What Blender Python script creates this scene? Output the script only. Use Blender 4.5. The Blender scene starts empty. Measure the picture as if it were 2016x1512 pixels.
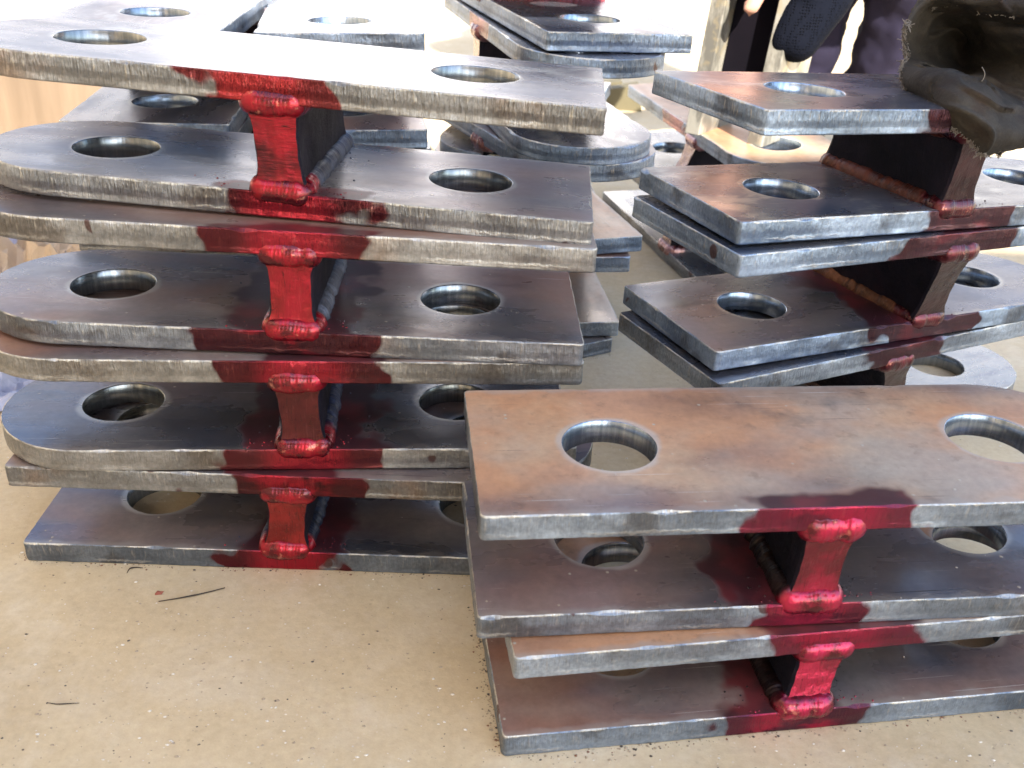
import bpy, bmesh, math, random
import numpy as np
from mathutils import Matrix, Vector, Euler, noise
R = math.radians
sc = bpy.context.scene
COL = sc.collection

# ------------------------------------------------------------------ camera
FPX, PITCH, ROLL, CAMZ = 1982.514, 0.49494, 0.04044, 0.4677
fw = Vector((0, math.cos(PITCH), -math.sin(PITCH)))
r0 = Vector((1, 0, 0)); u0 = Vector((0, math.sin(PITCH), math.cos(PITCH)))
rt = r0 * math.cos(ROLL) + u0 * math.sin(ROLL)
up = -r0 * math.sin(ROLL) + u0 * math.cos(ROLL)
cam = bpy.data.cameras.new('camera'); camo = bpy.data.objects.new('camera', cam); COL.objects.link(camo)
m = Matrix.Identity(4)
for i in range(3):
    m[i][0], m[i][1], m[i][2] = rt[i], up[i], -fw[i]
m[0][3], m[1][3], m[2][3] = 0, 0, CAMZ
camo.matrix_world = m
cam.sensor_width = 36; cam.lens = FPX / 2016 * 36; cam.clip_start = 0.02; cam.clip_end = 500
cam.dof.use_dof = True; cam.dof.focus_distance = 0.72; cam.dof.aperture_fstop = 12
sc.camera = camo

# ------------------------------------------------------------------ sky, sun, exposure
SUN_EL, SUN_AZ = R(38), R(157)        # azimuth from +Y towards +X
w = bpy.data.worlds.new('World'); sc.world = w; w.use_nodes = True
nt = w.node_tree; nt.nodes.clear()
sky = nt.nodes.new('ShaderNodeTexSky'); sky.sky_type = 'NISHITA'; sky.sun_disc = False
sky.sun_elevation = SUN_EL; sky.sun_rotation = SUN_AZ
bg = nt.nodes.new('ShaderNodeBackground'); bg.inputs[1].default_value = 0.15
wo = nt.nodes.new('ShaderNodeOutputWorld')
nt.links.new(sky.outputs[0], bg.inputs[0]); nt.links.new(bg.outputs[0], wo.inputs[0])
sl = bpy.data.lights.new('sun', 'SUN'); sl.energy = 4.6; sl.angle = R(0.5); sl.color = (1, .93, .83)
so = bpy.data.objects.new('sun', sl); COL.objects.link(so)
sd = Vector((math.sin(SUN_AZ) * math.cos(SUN_EL), math.cos(SUN_AZ) * math.cos(SUN_EL), math.sin(SUN_EL)))
so.rotation_euler = sd.to_track_quat('Z', 'Y').to_euler(); so.location = (0, 0, 6)
sc.view_settings.view_transform = 'Standard'; sc.view_settings.look = 'None'
sc.view_settings.exposure = 2.05; sc.view_settings.gamma = 1
sc.cycles.max_bounces = 8; sc.cycles.diffuse_bounces = 5; sc.cycles.glossy_bounces = 4

def at(px, py, depth):
    """world point seen at photo pixel (px,py) at world distance y=depth"""
    d = fw + rt * ((px - 1008) / FPX) - up * ((py - 756) / FPX)
    return Vector((0, 0, CAMZ)) + d * (depth / d.y)
def on_floor(px, py, z=0.0):
    d = fw + rt * ((px - 1008) / FPX) - up * ((py - 756) / FPX)
    return Vector((0, 0, CAMZ)) + d * ((z - CAMZ) / d.z)

# ------------------------------------------------------------------ node helpers
class NB:
    def __init__(s, name):
        s.m = bpy.data.materials.new(name); s.m.use_nodes = True; s.t = s.m.node_tree
        s.t.nodes.clear(); s.out = s.t.nodes.new('ShaderNodeOutputMaterial')
        s.b = s.t.nodes.new('ShaderNodeBsdfPrincipled'); s.t.links.new(s.b.outputs[0], s.out.inputs[0])
    def set(s, sock, v):
        if isinstance(v, bpy.types.NodeSocket): s.t.links.new(v, sock)
        elif v is not None:
            if isinstance(v, (tuple, list)) and len(v) == 3 and sock.type == 'RGBA': v = (*v, 1)
            sock.default_value = v
    def coord(s, kind='Object'): 
        n = s.t.nodes.new('ShaderNodeTexCoord'); return n.outputs[kind]
    def map(s, v, scale=(1, 1, 1), loc=(0, 0, 0), rot=(0, 0, 0)):
        n = s.t.nodes.new('ShaderNodeMapping'); s.set(n.inputs[0], v)
        n.inputs['Scale'].default_value = scale; n.inputs['Location'].default_value = loc; n.inputs['Rotation'].default_value = rot
        return n.outputs[0]
    def noise(s, v, scale, detail=3, rough=.5, dist=0):
        n = s.t.nodes.new('ShaderNodeTexNoise'); s.set(n.inputs['Vector'], v)
        n.inputs['Scale'].default_value = scale; n.inputs['Detail'].default_value = detail
        n.inputs['Roughness'].default_value = rough; n.inputs['Distortion'].default_value = dist
        return n.outputs[0]
    def voro(s, v, scale, rnd=1):
        n = s.t.nodes.new('ShaderNodeTexVoronoi'); s.set(n.inputs['Vector'], v)
        n.inputs['Scale'].default_value = scale; n.inputs['Randomness'].default_value = rnd
        return n
    def ramp(s, f, stops):
        n = s.t.nodes.new('ShaderNodeValToRGB'); s.set(n.inputs[0], f); e = n.color_ramp.elements
        while len(e) > 1: e.remove(e[-1])
        e[0].position = stops[0][0]; c = stops[0][1]; e[0].color = (c, c, c, 1) if not isinstance(c, tuple) else (*c, 1)
        for p, c in stops[1:]:
            k = e.new(p); k.color = (c, c, c, 1) if not isinstance(c, tuple) else (*c, 1)
        return n.outputs[0]
    def mr(s, f, a, b, c=0, d=1):
        n = s.t.nodes.new('ShaderNodeMapRange'); s.set(n.inputs[0], f); n.interpolation_type = 'SMOOTHSTEP'
        for i, v in enumerate((a, b, c, d)): s.set(n.inputs[1 + i], v)
        return n.outputs[0]
    def mix(s, f, a, b, bt='MIX'):
        n = s.t.nodes.new('ShaderNodeMix'); n.data_type = 'RGBA'; n.blend_type = bt
        s.set(n.inputs[0], f); s.set(n.inputs[6], a); s.set(n.inputs[7], b); return n.outputs[2]
    def mth(s, op, a, b=0.0, c=0.0):
        n = s.t.nodes.new('ShaderNodeMath'); n.operation = op
        s.set(n.inputs[0], a); s.set(n.inputs[1], b); s.set(n.inputs[2], c); return n.outputs[0]
    def sep(s, v):
        n = s.t.nodes.new('ShaderNodeSeparateXYZ'); s.set(n.inputs[0], v); return n.outputs
    def bump(s, h, strength, dist, prev=None):
        n = s.t.nodes.new('ShaderNodeBump'); s.set(n.inputs['Height'], h)
        n.inputs['Strength'].default_value = strength; n.inputs['Distance'].default_value = dist
        if prev is not None: s.set(n.inputs['Normal'], prev)
        return n.outputs[0]
    def fin(s, color, rough, metal=0.0, normal=None, **k):
        s.set(s.b.inputs['Base Color'], color); s.set(s.b.inputs['Roughness'], rough); s.set(s.b.inputs['Metallic'], metal)
        if normal is not None: s.set(s.b.inputs['Normal'], normal)
        for a, v in k.items(): s.set(s.b.inputs[a.replace('_', ' ')], v)
        return s.m

DYE_BRIGHT = (.35, .008, .024); DYE_DEEP = (.055, .004, .008)

def stain_mask(n, o, seed, xc, left, right, soft=.006, wav=.045, sc_=30):
    """1 inside the dyed band [xc-left, xc+right] with a wandering outline (in the plate's own metres)"""
    x = n.sep(o)[0]
    no = n.noise(n.map(o, loc=(seed * 3.1, seed * 1.7, seed)), sc_, 2.2, .5)
    x = n.mth('ADD', x, n.mth('MULTIPLY', n.mth('SUBTRACT', no, .5), wav * 2))
    a = n.mr(x, xc - left - soft / 2, xc - left + soft / 2)
    b = n.mr(x, xc + right - soft / 2, xc + right + soft / 2, 1, 0)
    return n.mth('MULTIPLY', a, b)

def mat_mill(name, seed, rust=.3, blue=.5, stain=None, dark=1.0, worn=.0):
    rc = (.62, .50, .46) if rust < .8 else (1, 1, 1)
    """hot rolled top face: mill scale with rust bloom, scuffs, ground rim round the holes and dye stain"""
    n = NB(name); o = n.coord()
    s1 = n.map(o, scale=(1, 3.2, 1), loc=(seed, seed * .7, 0))
    base = n.ramp(n.noise(s1, 9, 4, .55), [(.25, (.10 * dark, .105 * dark, .13 * dark)), (.5, (.15 * dark, .15 * dark, .17 * dark)), (.8, (.22 * dark, .205 * dark, .20 * dark))])
    base = n.mix(n.mth('MULTIPLY', n.mr(n.noise(n.map(o, loc=(seed * 2, 4, 1)), 6, 2), .42, .62), blue), base, (.10, .13, .20))
    rm = n.mr(n.noise(n.map(o, scale=(1, 2.0, 1), loc=(seed * 1.3, 9, seed)), 5, 3, .5), .50 - .36 * rust, .86 - .34 * rust)
    rcol = n.ramp(n.noise(n.map(o, loc=(3, seed, 0)), 9, 5, .6), [(.3, (.34 * rc[0], .165 * rc[1], .085 * rc[2])), (.5, (.50 * rc[0], .255 * rc[1], .125 * rc[2])), (.72, (.52 * rc[0], .37 * rc[1], .23 * rc[2]))])
    base = n.mix(n.mth('MULTIPLY', rm, min(.95, .08 + rust * 1.1)), base, rcol)
    gd = n.mr(n.noise(n.map(o, scale=(1, 1.4, 1), loc=(seed * 4, 1, 0)), 6, 4, .55), .44, .68)
    base = n.mix(n.mth('MULTIPLY', gd, .8 * min(1, rust * 1.1)), base, (.33, .295, .25))
    sm = n.mr(n.noise(n.map(o, loc=(seed * 6, 1, 0)), 13, 5, .62), .58, .74)
    base = n.mix(n.mth('MULTIPLY', sm, .6), base, (.075, .065, .06))
    # fine mottling and pale scuffs
    fine = n.noise(n.map(o, loc=(seed, 0, 0)), 170, 4, .65)
    base = n.mix(.28, base, n.ramp(fine, [(.3, .3), (.7, .7)]), 'OVERLAY')
    scr = n.noise(n.map(o, scale=(14, 130, 1), rot=(0, 0, .2 + seed), loc=(seed, 1, 0)), 6, 3, .7)
    scm = n.mth('MULTIPLY', n.mr(scr, .66, .74), n.mr(n.noise(n.map(o, loc=(seed * 5, 2, 0)), 12, 2), .48, .66))
    base = n.mix(n.mth('MULTIPLY', scm, .7), base, (.45, .42, .38))
    for q_, an in enumerate((.35, -.9)):
        s2 = n.noise(n.map(o, scale=(3, 260, 1), rot=(0, 0, an + seed * .4), loc=(seed + q_ * 5, 1, 0)), 3.2, 2, .5)
        m2_ = n.mth('MULTIPLY', n.mr(s2, .68, .71), n.mr(n.noise(n.map(o, loc=(seed * 3, q_ * 4, 2)), 9, 2), .50, .60))
        base = n.mix(n.mth('MULTIPLY', m2_, .75), base, (.55, .52, .48) if q_ == 0 else (.05, .045, .045))
    spot = n.voro(n.map(o, loc=(seed, seed, 0)), 95)
    sp = n.mth('MULTIPLY', n.mr(spot.outputs['Distance'], .06, .12, 1, 0), n.mr(n.noise(o, 40, 1), .52, .60))
    base = n.mix(sp, base, (.42, .36, .28))
    gr = n.mr(n.noise(n.map(o, loc=(seed, 13, 0)), 75, 5, .7), .56, .68)
    base = n.mix(n.mth('MULTIPLY', gr, .35 * rust), base, (.13, .075, .045))
    if worn:
        wm = n.mr(n.noise(n.map(o, scale=(1, 1.6, 1), loc=(seed * .3, 7, 0)), 11, 5, .65), .62 - worn * .3, .70 - worn * .2)
        base = n.mix(n.mth('MULTIPLY', wm, .75), base, (.42, .42, .40))
    else: wm = 0.0
    # ground edge along the long sides
    y = n.mth('ABSOLUTE', n.sep(o)[1])
    yy = n.mth('ADD', y, n.mth('MULTIPLY', n.mth('SUBTRACT', n.noise(o, 60, 3), .5), .012))
    em = n.mr(yy, W / 2 - .006, W / 2 - .001)
    base = n.mix(n.mth('MULTIPLY', em, .5), base, (.36, .32, .28))
    # bright ring ground round each hole
    for hx in (HX, -HX):
        c = n.map(o, loc=(-hx, 0, 0)); vl = n.t.nodes.new('ShaderNodeVectorMath'); vl.operation = 'LENGTH'
        xyz = n.sep(c); cb = n.t.nodes.new('ShaderNodeCombineXYZ'); n.set(cb.inputs[0], xyz[0]); n.set(cb.inputs[1], xyz[1])
        n.set(vl.inputs[0], cb.outputs[0])
        d = n.mth('ADD', vl.outputs['Value'], n.mth('MULTIPLY', n.mth('SUBTRACT', n.noise(n.map(o, loc=(seed, 3, 0)), 26, 3), .5), .012))
        hm = n.mr(d, HR + .001, HR + .005, 1, 0)
        base = n.mix(n.mth('MULTIPLY', hm, .55), base, (.46, .44, .40))
    rough = n.mr(n.noise(n.map(o, scale=(1, 2, 1), loc=(seed, 5, 5)), 14, 4, .6), .3, .7, .19, .33)
    rough = n.mth('ADD', rough, n.mth('MULTIPLY', rm, .10))
    metal = n.mth('SUBTRACT', .7, n.mth('MULTIPLY', rm, .6))
    if stain:
        st = stain_mask(n, o, seed, *stain['x'], soft=.014)
        if stain.get('edge'):
            ye = n.mth('ADD', n.mth('MULTIPLY', n.sep(o)[1], stain.get('side', -1.0)), n.mth('MULTIPLY', n.mth('SUBTRACT', n.noise(n.map(o, loc=(seed, 1, 3)), 16, 3), .5), .045))
            st = n.mth('MULTIPLY', st, n.mr(ye, W / 2 - stain['edge'] - .003, W / 2 - stain['edge'] + .003))
        dcol = n.mix(n.mr(n.noise(n.map(o, loc=(seed, 8, 0)), 30, 3), .45, .7), (.035, .004, .008), (.12, .012, .016))
        base = n.mix(n.mth('MULTIPLY', st, .93), base, dcol)
        rough = n.mix(st, rough, (.34, .34, .34)); metal = n.mix(st, metal, (.05, .05, .05))
        rough = n.mth('ADD', rough, 0.0); metal = n.mth('ADD', metal, 0.0)
    nb = n.bump(n.noise(n.map(o, scale=(1, 1, 1)), 260, 4, .6), .12, .0006)
    nb = n.bump(n.noise(n.map(o, scale=(1, 2.5, 1), loc=(seed, 0, 2)), 10, 2), .5, .0012, nb)
    nb = n.bump(n.mth('ADD', scm, n.mth('MULTIPLY', sp, 2.0)), .4, .0004, nb)
    return n.fin(base, rough, metal, nb)

def mat_edge(name, seed, warm=.6, stain=None, drag=1.0, tone_=1.0):
    """flame cut and ground side of a plate; uv = (arc length, height) in metres"""
    n = NB(name); o = n.coord(); uv = n.coord('UV')
    u, v, _ = n.sep(uv)
    wob = n.map(uv, scale=(1, .09, 1), loc=(seed, 0, 0))
    st1 = n.noise(wob, 820, 3, .7, .3)                       # vertical drag lines
    st2 = n.noise(n.map(uv, scale=(1, .16, 1), loc=(seed * 3, 0, 0)), 420, 2, .6, .2)
    big = n.noise(n.map(o, loc=(seed, 0, 0)), 13, 4, .6)
    lo = n.mr(v, .25 * T, .6 * T)                             # 1 in the upper part of the cut
    lo = n.mth('MULTIPLY', n.mth('ADD', .35, n.mth('MULTIPLY', lo, .65)), drag)
    c1 = tuple(a * (1 - warm) + b * warm for a, b in zip((.16, .215, .30), (.19, .168, .135)))  # cool ends of the palette carry blue skylight tinted into the steel
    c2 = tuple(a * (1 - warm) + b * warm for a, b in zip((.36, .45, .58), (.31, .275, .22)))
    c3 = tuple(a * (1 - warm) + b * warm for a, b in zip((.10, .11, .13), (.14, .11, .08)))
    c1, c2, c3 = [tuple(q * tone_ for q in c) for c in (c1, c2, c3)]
    base = n.mix(n.mr(big, .35, .65), c1, c2)
    base = n.mix(n.mth('MULTIPLY', n.mr(n.noise(n.map(o, loc=(seed, 6, 0)), 24, 4, .6), .55, .68), .75), base, c3)
    base = n.mix(n.mth('MULTIPLY', n.mr(n.noise(n.map(o, loc=(9, seed, 0)), 9, 4, .6), .56, .70), .6 * warm), base, (.34, .20, .11))
    dk = n.mth('MULTIPLY', n.mr(st1, .56, .70), lo)
    lt = n.mth('MULTIPLY', n.mr(st2, .58, .72), lo)
    base = n.mix(n.mth('MULTIPLY', dk, .75), base, (.10, .085, .07))
    base = n.mix(n.mth('MULTIPLY', lt, .6), base, (.55, .50, .42))
    # ragged slag line above the lower arris
    vv = n.mth('ADD', v, n.mth('MULTIPLY', n.mth('SUBTRACT', n.noise(n.map(uv, scale=(1, 1, 1), loc=(seed, 2, 0)), 160, 4, .7), .5), .006))
    line = n.mth('MULTIPLY', n.mr(vv, .10 * T, .16 * T), n.mr(vv, .18 * T, .26 * T, 1, 0))
    line = n.mth('MULTIPLY', line, n.mr(n.noise(n.map(o, loc=(seed, 2, 9)), 16, 3), .5, .6))
    base = n.mix(n.mth('MULTIPLY', line, .35), base, (.55, .52, .47))
    # pale top arris and dirt
    ar = n.mth('MULTIPLY', n.mr(n.mth('ADD', v, n.mth('MULTIPLY', n.mth('SUBTRACT', n.noise(n.map(o, loc=(seed, 7, 0)), 300, 3), .5), .003)), .90 * T, .96 * T), n.mr(n.noise(n.map(o, loc=(seed, 12, 0)), 40, 4), .42, .56))
    base = n.mix(n.mth('MULTIPLY', ar, .8), base, (.6, .57, .50))
    sv = n.voro(n.map(uv, scale=(1, .8, 1), loc=(seed, 0, 0)), 38); sd_ = sv.outputs['Distance']
    spots = n.mth('MULTIPLY', n.mr(sd_, .16, .20, 1, 0), n.mr(n.noise(n.map(o, loc=(seed, 22, 0)), 19, 1), .58, .60))
    base = n.mix(n.mth('MULTIPLY', spots, .85), base, (.09, .04, .035))
    fine = n.noise(n.map(o, loc=(seed, 0, 0)), 420, 3, .6)
    base = n.mix(.5, base, n.ramp(fine, [(.3, .3), (.7, .7)]), 'OVERLAY')
    rough = n.mr(big, .3, .7, .30, .48); metal = .72
    if stain:
        y = n.mth('MULTIPLY', n.sep(o)[1], stain.get('side', -1.0))
        st = n.mth('MULTIPLY', stain_mask(n, o, seed + 2, *stain['x']), n.mr(y, 0, .001))
        tone = n.mr(n.noise(n.map(o, scale=(1, 1, 2.2), loc=(seed * 2.3, 8, 0)), 26, 3, .6), .5 - stain.get('bright', .5) * .28, .64 - stain.get('bright', .5) * .28)
        x = n.sep(o)[0]
        core = n.mth('ABSOLUTE', n.mth('SUBTRACT', x, stain['x'][0] + (stain['x'][2] - stain['x'][1]) / 2))
        tone = n.mth('MULTIPLY', tone, n.mr(core, .014, .036, 1, .10))
        d = n.mix(tone, stain.get('deep', DYE_DEEP), stain.get('col', DYE_BRIGHT))
        d = n.mix(n.mth('MULTIPLY', n.mr(st1, .52, .66), .55), d, (.09, .006, .01))
        d = n.mix(n.mth('MULTIPLY', lt, .25), d, (.6, .16, .15))
        base = n.mix(n.mth('MULTIPLY', st, .94), base, d)
        rough = n.mth('ADD', n.mix(st, rough, (.24, .24, .24)), 0.0); metal = n.mth('ADD', n.mix(st, (.72, .72, .72), (.8, .8, .8)), 0.0)
    nb = n.bump(n.mth('MULTIPLY', n.mth('ADD', st1, n.mth('MULTIPLY', st2, .7)), lo), 1.0, .0019)
    nb = n.bump(n.noise(n.map(o, loc=(0, seed, 0)), 120, 4, .6), .6, .0011, nb)
    nb = n.bump(line, .35, .0005, nb)
    return n.fin(base, rough, metal, nb)

def mat_bore(name, seed, warm=0.0):
    n = NB(name); uv = n.coord('UV')
    s = n.noise(n.map(uv, scale=(1, .05, 1), loc=(seed, 0, 0)), 300, 2, .6)
    base = n.ramp(s, [(.3, (.20 - .06 * warm, .26 - .12 * warm, .34 - .22 * warm)), (.6, (.36 - .10 * warm, .42 - .17 * warm, .50 - .28 * warm)), (.8, (.55 - .1 * warm, .58 - .15 * warm, .60 - .25 * warm))])  # blue sky reflection tinted into the bore where warm is low
    nb = n.bump(s, .35, .0005)
    return n.fin(base, .27, .85, nb)

def mat_dyed(name, seed, front=(.37, .008, .022), deep=(.09, .006, .012), rough=.3, direction='z'):
    """web: dyed ground end faces, near black mill scale flanks"""
    n = NB(name); o = n.coord(); nm = n.coord('Normal')
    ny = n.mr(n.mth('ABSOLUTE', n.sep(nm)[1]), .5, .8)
    sca = (1, 1, .06) if direction == 'z' else (.08, 1, 1)
    st = n.noise(n.map(o, scale=sca, loc=(seed, 0, 0)), 700, 3, .7)
    big = n.noise(n.map(o, loc=(seed * 2.2, 0, 0)), 32, 3, .6)
    f = n.mix(n.mr(big, .42, .62), deep, front)
    f = n.mix(n.mth('MULTIPLY', n.mr(st, .58, .68), .8), f, tuple(c * .35 for c in deep))
    f = n.mix(n.mth('MULTIPLY', n.mr(st, .42, .34), .35), f, tuple(min(1, c * 1.3 + .03) for c in front))
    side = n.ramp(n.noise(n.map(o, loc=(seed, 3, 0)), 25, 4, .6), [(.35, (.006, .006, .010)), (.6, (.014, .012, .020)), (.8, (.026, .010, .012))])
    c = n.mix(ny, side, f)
    nb = n.bump(st, .6, .0012); nb = n.bump(n.noise(o, 55, 4, .6), .6, .0030, nb)
    return n.fin(c, n.mth('ADD', n.mr(big, .3, .7, rough - .06, rough + .12), n.mth('MULTIPLY', n.mth('SUBTRACT', 1.0, ny), .25)), n.mth('MULTIPLY', ny, .72), nb, Coat_Weight=n.mth('MULTIPLY', ny, .5), Coat_Roughness=.18, Specular_IOR_Level=n.mr(ny, 0, 1, .1, .5))

def mat_weld(name, seed, front=(.37, .008, .022), side=(.05, .05, .07), deep=(.1, .006, .012), frac=.03, fs=-1.0):
    n = NB(name); o = n.coord()
    y = n.mth('MULTIPLY', n.sep(o)[1], fs)
    yn = n.mth('ADD', y, n.mth('MULTIPLY', n.mth('SUBTRACT', n.noise(n.map(o, loc=(seed, 0, 0)), 40, 3), .5), .03))
    fm = n.mr(yn, W / 2 - frac - .004, W / 2 - frac + .004)
    big = n.noise(n.map(o, loc=(seed * 2, 0, 0)), 70, 4, .6)
    f = n.mix(n.mr(big, .38, .60), deep, front)
    pk = n.mr(n.noise(n.map(o, loc=(seed, 5, 0)), 150, 3, .6), .62, .72)
    f = n.mix(n.mth('MULTIPLY', pk, .5), f, (.75, .32, .22))
    s = n.mix(n.mr(big, .4, .65), tuple(c * .5 for c in side), side)
    s = n.mix(n.mth('MULTIPLY', pk, .35), s, tuple(min(1, c * 2) for c in side))
    c = n.mix(fm, s, f)
    uu, vv_, _ = n.sep(n.coord('UV'))
    ph = n.mth('ADD', n.mth('MULTIPLY', uu, 1 / .0023), n.mth('ADD', n.mth('MULTIPLY', vv_, 1.0), n.mth('MULTIPLY', n.noise(o, 60, 2), 1.6)))
    wv = n.mth('PINGPONG', ph, .5)
    nb = n.bump(wv, .4, .0010); nb = n.bump(n.noise(o, 260, 4, .65), .6, .0008, nb)
    return n.fin(c, n.mth('ADD', n.mr(big, .3, .7, .22, .40), n.mth('MULTIPLY', n.mth('SUBTRACT', 1.0, fm), .15)), n.mth('ADD', .3, n.mth('MULTIPLY', fm, .45)), nb, Coat_Weight=n.mth('MULTIPLY', fm, .5), Coat_Roughness=.12)

# ------------------------------------------------------------------ object helpers
def mesh_obj(name, verts, faces, mats, mi=None, uv=None, smooth=None, matrix=None, parent=None):
    me = bpy.data.meshes.new(name); me.from_pydata([tuple(v) for v in verts], [], faces)
    for mt in (mats if isinstance(mats, list) else [mats]): me.materials.append(mt)
    if mi is not None: me.polygons.foreach_set('material_index', mi)
    if smooth is not None:
        me.polygons.foreach_set('use_smooth', [smooth] * len(faces) if isinstance(smooth, bool) else smooth)
    if uv is not None:
        l = me.uv_layers.new(name='uv'); l.data.foreach_set('uv', [c for p in uv for c in p])
    me.update()
    o = bpy.data.objects.new(name, me); COL.objects.link(o)
    if parent is not None: o.parent = parent
    if matrix is not None:
        o.matrix_basis = (EM[parent.name].inverted() @ matrix) if parent is not None else matrix
    return o
EM = {}
def thing(name, label, cat, M, group=None):
    o = bpy.data.objects.new(name, None); COL.objects.link(o); o.matrix_basis = M; o.empty_display_size = .02
    EM[o.name] = M.copy(); o['label'] = label; o['category'] = cat
    if group: o['group'] = group
    return o
def tag(o, label=None, cat=None, group=None, kind=None):
    if label: o['label'] = label
    if cat: o['category'] = cat
    if group: o['group'] = group
    if kind: o['kind'] = kind
    return o

# ------------------------------------------------------------------ the plates
W, T, HX, HR, L = .13494, .01586, .31963 / 2 - .0, .0275, .31963 + .08101
HX = L / 2 - .08101
POSE = {
  'A': (-0.1496, 0.6534, 0.3435, -0.0445, -0.0258, 0.0470),
  'B': (-0.1520, 0.6604, 0.2723, -0.0338, -0.0229, 0.0448),
  'C': (-0.1536, 0.6397, 0.2556, 0.0374, -0.0175, 0.0317),
  'D': (-0.1575, 0.6426, 0.1868, 0.0431, -0.0234, 0.0245),
  'E': (-0.1595, 0.6336, 0.1703, 0.1015, -0.0165, 0.0160),
  'F': (-0.1594, 0.6376, 0.1018, 0.1003, -0.0128, 0.0091),
  'G': (-0.1395, 0.6318, 0.0852, 0.0171, -0.0072, 0.0043),
  'H': (-0.1441, 0.6393, 0.0160, 0.0104, 0, 0),
  'P': (0.1768, 0.5178, 0.1577, 0.1236, 0.0048, 0.0071),
  'Q': (0.1763, 0.5217, 0.0871, 0.1275, 0.0077, 0.0065),
  'R': (0.1930, 0.5185, 0.0706, 0.1765, 0.0058, 0.0020),
  'S': (0.1897, 0.5103, 0.0160, 0.1639, 0, 0),
  'T1': (0.3014, 0.7598, 0.3171, 0.4269, -0.0217, 0.0584),
  'T2': (0.3006, 0.7702, 0.2442, 0.4136, -0.0131, 0.0485),
  'T3': (0.2949, 0.7642, 0.2274, 0.4538, -0.0086, 0.0425),
  'T4': (0.2993, 0.8041, 0.1394, 0.4440, -0.0078, 0.0302),
  'T5': (0.2941, 0.7977, 0.1224, 0.4911, 0.0050, 0.0239),
  'T6': (0.3251, 0.8568, 0.0160, 0.5258, 0, 0),
  'M1': (0.0226, 1.0914, 0.3253, 1.8742, 0.0329, 0.0038),
  'M2': (0.0219, 1.0663, 0.3086, 1.8416, 0.0224, 0.0024),
  'M3': (0.0183, 1.0793, 0.2283, 1.8416, 0.0080, 0.0120),
  'M4': (0.0033, 1.0741, 0.2116, 2.0100, -0.0003, 0.0166),
  'M5': (-0.0007, 1.1076, 0.1317, 1.8682, -0.0014, 0.0040),
  'M6': (0.0199, 1.1143, 0.1149, 1.6904, 0, 0),
  'M7': (0.0158, 1.1386, 0.0328, 1.7004, -0.0016, 0.0027),
  'M8': (-0.0522, 1.0885, 0.0160, 2.0731, 0, 0),
  'K1': (-0.3147, 0.9897, 0.3304, 1.6417, 0.0270, 0.0178),
  'K2': (-0.3286, 1.0131, 0.2531, 1.6795, 0.0086, 0.0117),
  'N1': (-0.1826, 1.0321, 0.3209, 1.7449, -0.0041, 0.0345),
  'N2': (-0.1814, 1.0331, 0.2451, 1.7474, -0.0035, 0.0258),
  'U1': (0.2605, 1.2643, 0.1743, 1.8267, -0.0459, -0.0079),
  'U2': (0.2406, 1.2733, 0.1000, 1.8413, -0.0338, -0.0075),
}
x_, y_, z_, w_, a_, b_ = POSE['M1']; POSE['M0'] = (x_, y_ + .004, z_ + T + .0602, w_ + .02, a_, b_)
x_, y_, z_, w_, a_, b_ = POSE['K2']; POSE['K3'] = (x_ + .004, y_ - .003, z_ - T - .0008, w_ - .03, a_, b_)
POSE['K4'] = (-.325, 1.01, .161, 1.66, 0, 0); POSE['K5'] = (-.322, 1.012, .1445, 1.69, 0, 0)
POSE['K6'] = (-.324, 1.01, .0865, 1.68, 0, 0); POSE['K7'] = (-.322, 1.012, .070, 1.66, 0, 0); POSE['K8'] = (-.322, 1.01, .0160, 1.66, 0, 0)
POSE['N3'] = (-.181, 1.034, .2285, 1.76, 0, .0258); POSE['N4'] = (-.18, 1.035, .168, 1.74, 0, .0)
POSE['N5'] = (-.178, 1.033, .1515, 1.75, 0, .0); POSE['N6'] = (-.180, 1.035, .092, 1.73, 0, .0)
POSE['N7'] = (-.178, 1.033, .0755, 1.75, 0, .0); POSE['N8'] = (-.178, 1.033, .0160, 1.75, 0, .0)
POSE['U3'] = (.242, 1.272, .0838, 1.85, -.03, -.005); POSE['U4'] = (.242, 1.272, .0160, 1.85, 0, 0)
POSE['J1'] = (.112, 1.34, .2330, .42, .0, .0); POSE['J2'] = (.112, 1.34, .1570, .42, 0, 0)
POSE['J3'] = (.112, 1.34, .1405, .40, 0, 0); POSE['J4'] = (.112, 1.34, .0160 , .40, 0, 0)
SQ = {}   # side of the square end in the plate's own frame
for k in POSE: SQ[k] = 1 if (k in 'ABCDEF' or k in ('M2', 'M3', 'M4', 'U1', 'U2', 'U3', 'U4', 'J1', 'J2', 'J3', 'J4')) else -1
def PM(k):
    x, y, z, yaw, tx, ty = POSE[k]
    return Matrix.Translation((x, y, z)) @ Euler((tx, ty, yaw), 'XYZ').to_matrix().to_4x4()

def vn(x, y, z=0.0): return noise.noise(Vector((x, y, z)))

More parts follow.
